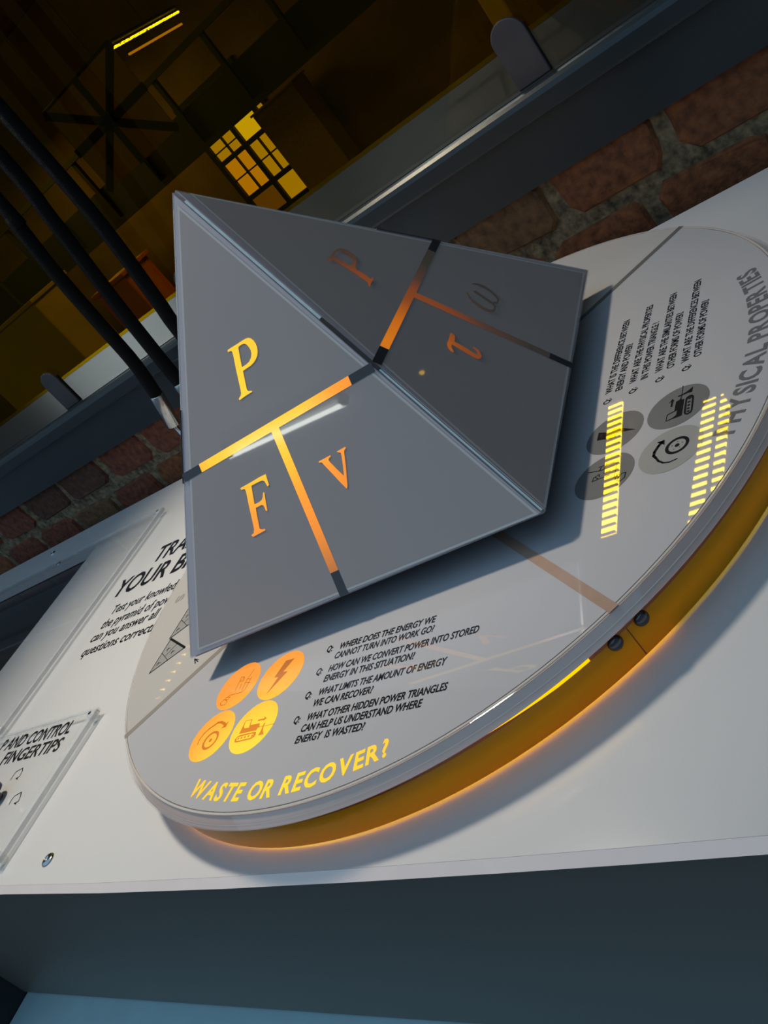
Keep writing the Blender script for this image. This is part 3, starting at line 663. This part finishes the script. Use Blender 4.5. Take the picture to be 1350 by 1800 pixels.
QA = [('Q:', -.0022, -.1802, .0055), ('WHERE DOES THE ENERGY WE', .0097, -.1805, .0815), ('CANNOT TURN INTO WORK GO?', .0093, -.1885, .0835),
      ('Q:', -.0022, -.1993, .0055), ('HOW CAN WE CONVERT POWER INTO STORED', .0094, -.1991, .1200), ('ENERGY IN THIS SITUATION?', .0092, -.2072, .0756),
      ('Q:', -.0022, -.2183, .0055), ('WHAT LIMITS THE AMOUNT OF ENERGY', .0096, -.2180, .1028), ('WE CAN RECOVER?', .0092, -.2266, .0508),
      ('Q:', -.0022, -.2373, .0055), ('WHAT OTHER HIDDEN POWER TRIANGLES', .0095, -.2372, .1103), ('CAN HELP US UNDERSTAND WHERE', .0089, -.2454, .0960), ('ENERGY  IS WASTED?', .0086, -.2536, .0570)]
for s, x, y, wd in QA: text(TP, s, x, y, .0054, wd, LT, bold=.022).ob('lettering', 'ink', s_waste)
RP = Plane((0, 0, ZT), (0, 1, 0), (-1, 0, 0), .00012)
QB = [('Q:', -.0135, -.1812, .0055), ('WHAT IS THE DIFFERENCE BETWEEN', -.001, -.1808, .0940), ('ENERGY AND POWER?', -.0025, -.1886, .0570),
      ('Q:', -.0132, -.2000, .0055), ('WHAT ARE THE PHYSICAL PROPERTIES', -.0005, -.1987, .0997), ('IN THIS POWER TRIANGLE ?', -.0015, -.2070, .0705),
      ('Q:', -.0127, -.2187, .0055), ('WHAT ARE THE SIMILARITIES BETWEEN', -.0005, -.2172, .1012), ('OTHER FORMS OF POWER?', -.0016, -.2254, .0686),
      ('Q:', -.0127, -.2369, .0055), ('WHAT ARE THE DIFFERENCES BETWEEN', -.002, -.2354, .1056), ('OTHER FORMS OF POWER?', -.0013, -.2437, .0695)]
for s, x, y, wd in QB: text(RP, s, x, y, .0052, wd, LT, bold=.02).ob('lettering', 'ink', s_phys)
arctext(TP, 'WASTE OR RECOVER?', .2895, D(-105.6), D(-71.2), .0120, LT).ob('lettering', 'littext', s_waste)
arctext(TP, 'PHYSICAL PROPERTIES', .2865, D(-19.9), D(17.0), .0125, LT).ob('lettering', 'inkgrey', s_phys)
arctext(TP, 'S', .2800, D(-171.6), D(-169.5), .0110, LT).ob('lettering', 'inklight', s_left)
# power triangle drawings on the left sector
def tri_icon(A, B, C):
    A, B, C = Vector(A), Vector(B), Vector(C)
    flat(TP, [[tuple(A), tuple(B), tuple(C)]], LT).ob('triangle_icon', 'inklight', s_left)
    g = G(); stroke(TP, [tuple(A), tuple(B)], .0022, LT * 2, g)
    for p, q in ((B, C), (C, A)): stroke(TP, [tuple(p), tuple(q)], .0009, LT * 2, g)
    m = lambda p, q, t: tuple(p.lerp(q, t))
    stroke(TP, [m(B, C, .48), m(A, C, .42)], .0005, LT * 2, g); stroke(TP, [tuple(Vector(m(B, C, .48)).lerp(Vector(m(A, C, .42)), .5)), m(A, B, .5)], .0005, LT * 2, g)
    for t1, t2 in ((.25, .28), (.25, .7), (.68, .5)):
        p = (A.lerp(B, t2)).lerp(C, t1); stroke(TP, [(p.x - .002, p.y), (p.x + .002, p.y + .001)], .0006, LT * 2, g); stroke(TP, [(p.x - .001, p.y - .002), (p.x - .001, p.y + .002)], .0006, LT * 2, g)
    g.ob('icon_drawing', 'ink', s_left)
t1 = SH['tri1']; tri_icon(t1[0], t1[1], t1[2])
t2 = [Vector(q) for q in t1]; c = Vector((-.0030, .0395))
tri_icon(t2[0] + c, t2[1] + c, t2[2] + c)

# ------------------------------------------------------------ pyramid
py = thing('pyramid', (0, 0, ZT), 'grey four-sided acrylic pyramid with lit letters, raised above the disc', 'pyramid')
CX, CY = .0023, .0019
RB = .2227; ZB = ZT + .0187; APX = Vector((CX, CY, ZT + .2728))
COR = [Vector((CX + RB * math.cos(-2.2620416 + k * math.pi / 2), CY + RB * math.sin(-2.2620416 + k * math.pi / 2), ZB)) for k in range(4)]
def inset_tri(A, B, C, d):
    out = []; T = [A, B, C]
    for i in range(3):
        p, a, b = T[i], T[(i + 1) % 3], T[i - 1]
        u = (a - p).normalized(); v = (b - p).normalized(); s = u.cross(v).length
        out.append(p + (u + v) * (d / s))
    return out
def slab(name, T, n, t0, t1, m, parent, bevel=0):
    v = [p + n * t0 for p in T] + [p + n * t1 for p in T]
    return ob(name, v, [(0, 1, 2), (5, 4, 3), (0, 3, 4, 1), (1, 4, 5, 2), (2, 5, 3, 0)], m, parent, bevel=bevel, seg=3)
# inner core and base
off = 0.0034; Cc = Vector((CX, CY, 0)); 
core = [Vector((c.x, c.y, ZB + .001)).lerp(Vector((CX, CY, ZB + .001)), .045) for c in COR]
apc = APX - Vector((0, 0, .0125))
ob('inner_core', core + [apc], [(0, 1, 4), (1, 2, 4), (2, 3, 4), (3, 0, 4), (3, 2, 1, 0)], 'core', py)
bt = [Vector((c.x, c.y, ZB - .001)).lerp(Vector((CX, CY, ZB - .001)), .03) for c in COR]
ob('base_board', bt + [b + Vector((0, 0, .003)) for b in bt], [(0, 1, 2, 3), (7, 6, 5, 4), (0, 4, 5, 1), (1, 5, 6, 2), (2, 6, 7, 3), (3, 7, 4, 0)], 'underside', py)
g = G(); g.lathe([(.026, ZT + .0003), (.026, ZB - .001)], (CX, CY), 32); g.ob('pivot_post', 'gun', py, smooth=True)
for k in range(4):
    A, B = COR[k], COR[(k + 1) % 4]; n = (B - A).cross(APX - A).normalized()
    if n.z < 0: n = -n
    T = inset_tri(A, B, APX, .0016)
    sb = slab('face_panel', T, n, -.0030, 0, 'slab', py, bevel=.0005)
    mid = (A + B) / 2; fp = Plane(mid, (B - A) / 2, APX - mid); 
    if fp.n.dot(n) < 0: fp.n = -fp.n
    BK = inset_tri(A, B, APX, .0026)
    slab('backing_film', BK, n, -.0012, -.0006, 'backing', sb)
    fq = Plane((A + B) / 2, (B - A) / 2, APX - (A + B) / 2)
    UV = [(-.895, .024), (.950, .0135), (-.0016, .9446)] if k % 2 == 0 else [(-.957, .013), (.912, .0213), (.0216, .9475)]
    I = [fq.o + fq.u * a_ + fq.v * b_ for a_, b_ in UV]
    BD = inset_tri(I[0], I[1], I[2], -.0017)
    ob('print_border', [p + n * .00005 for p in BD], [(0, 1, 2)], 'border', sb)

    ob('printed_face', [p + n * .00012 for p in I], [(0, 1, 2)], 'face', sb)
    fp.l = .00024; hw = .0102; v0 = .411
    led = fp.P(-.10, .50) if k == 0 else fp.P(-.42, .42)
    if k == 0:
        mt = backlit('lit face film', led, [(0, (1.1, .66, .0)), (.052, (1.08, .58, .0)), (.078, (1.05, .33, .0)), (.105, (.85, .24, .0)), (.135, (.38, .12, .01)), (.152, (.05, .045, .045))])
    elif k == 1:
        mt = backlit('dim lit face film', led, [(0, (.62, .17, .003)), (.03, (.5, .12, .003)), (.058, (.22, .05, .006)), (.075, (.17, .040, .01)), (.09, (.06, .028, .018)), (.115, (.022, .019, .015)), (.18, (.012, .011, .011))])
    else: mt = M['unlit']
    def quad(u0, u1, va, vb, m, nm): 
        ob(nm, [fp.P(u0, va), fp.P(u1, va), fp.P(u1, vb), fp.P(u0, vb)], [(0, 1, 2, 3)], m, sb)
    # bar: lit middle, unlit ends (the ends slant with the edges)
    e = 1 - v0
    def barq(u0, u1, m, nm): quad(u0, u1, v0 - hw, v0 + hw, m, nm)
    barq(-.455, .455, mt, 'lit_stripe'); barq(-.575, -.455, 'unlit', 'unlit_stripe'); barq(.455, .575, 'unlit', 'unlit_stripe')
    quad(-.004, .042, .062, v0 - hw, mt, 'lit_stripe'); quad(-.004, .042, .006, .062, 'unlit', 'unlit_stripe')
    if k == 0:
        flat(fp, [SH['P'], SH['Pi']], LT).ob('letter', mt, sb); flat(fp, [SH['F']], LT).ob('letter', mt, sb); flat(fp, [SH['V']], LT).ob('letter', mt, sb)
    else:
        flat(fp, [SH['P2'], SH['P2i']], LT).ob('letter', mt, sb)
        flat(fp, [SH['tau']], LT).ob('letter', mt, sb)
        g = flat(fp, [SH['om1']], LT); flat(fp, [SH['om2']], LT, g); g.ob('letter', mt, sb)
    # ridge between this face and the next: pale strip with a strip of black tape in the middle
    nx = (COR[(k + 2) % 4] - B).cross(APX - B).normalized()
    if nx.z < 0: nx = -nx
    rn = (n + nx).normalized(); side = (APX - B).normalized().cross(rn).normalized()
    lo = B + (APX - B) * .014 - rn * .0030; hi = B + (APX - B) * .985 - rn * .0030
    def rid(t0, t1, w, h, m, nm, s0=0.0):
        p, q = lo.lerp(hi, t0), lo.lerp(hi, t1); sd = side * w; so = side * s0
        ob(nm, [p - sd + so, p + sd + so, q + sd + so, q - sd + so, p - sd + so + rn * h, p + sd + so + rn * h, q + sd + so + rn * h, q - sd + so + rn * h],
           [(0, 3, 2, 1), (4, 5, 6, 7), (0, 1, 5, 4), (1, 2, 6, 5), (2, 3, 7, 6), (3, 0, 4, 7)], m, py)
    rid(0, .40, .0006, .0016, 'strip', 'ridge_strip'); rid(.40, .56, .0010, .0024, 'tape', 'ridge_tape'); rid(.56, .97, .0009, .0016, 'strip', 'ridge_strip')
# loose wire ends under the near left corner
g = G(); c = COR[0] + Vector((.004, .003, -.001))
for dx, dy in ((.002, -.001), (-.001, -.002), (.0005, .0015)): g.tube([c, c + Vector((dx * .5, dy * .5, -.0015)), c + Vector((dx, dy, -.0028))], .0004, 6)
g.ob('wire_ends', 'tape', py)

# ------------------------------------------------------------ black hoses
def hose(pts, label, fer):
    t = thing('black_hose', (pts[-1][0], pts[-1][1], pts[-1][2]), label, 'hose', 'black braided hoses in front of the glazing')
    p = [Vector(q) for q in pts]; sm = []
    for i in range(len(p) - 1):
        a = p[max(i - 1, 0)]; b = p[i]; c = p[i + 1]; d = p[min(i + 2, len(p) - 1)]
        for k in range(8):
            s = k / 8; sm.append(.5 * ((2 * b) + (c - a) * s + (2 * a - 5 * b + 4 * c - d) * s * s + (3 * b - a - 3 * c + d) * s ** 3))
    sm.append(p[-1])
    G().tube(sm, .0088, 20).ob('hose', 'hose', t, smooth=True)
    a, b = Vector(fer[0]), Vector(fer[1])
    G().tube([a, a.lerp(b, .02), a.lerp(b, .98), b], [.0088, .0096, .0096, .0085], 20).ob('ferrule', 'ferrule', t, smooth=True)
    G().tube([b, (b.x - .004, b.y, .93), (b.x - .004, b.y + .004, .9003)], .003, 10).ob('pipe_tail', 'ferrule', t, smooth=True)
hose([(-.340, .30, 2.9), (-.345, .30, 1.7), (-.3483, .30, 1.3767), (-.3515, .30, 1.2384), (-.3655, .30, 1.1305), (-.3720, .30, 1.0950), (-.378, .30, 1.035)], 'rightmost of the three black braided hoses, partly behind the pyramid', [(-.378, .30, 1.036), (-.384, .30, .99)])
hose([(-.380, .30, 2.9), (-.388, .30, 1.7), (-.3962, .30, 1.3477), (-.404, .30, 1.2695), (-.4205, .30, 1.1524), (-.4285, .30, 1.0841), (-.434, .30, 1.030)], 'middle of the three black braided hoses', [(-.434, .30, 1.031), (-.440, .30, .985)])
hose([(-.425, .30, 2.9), (-.435, .30, 1.7), (-.4490, .30, 1.3129), (-.4510, .30, 1.2983), (-.462, .30, 1.2223), (-.4665, .30, 1.1543), (-.4705, .30, 1.0828), (-.4820, .30, 1.0330)], 'leftmost black braided hose, ending in a bright steel ferrule', [(-.4815, .30, 1.0335), (-.4974, .30, .987)])
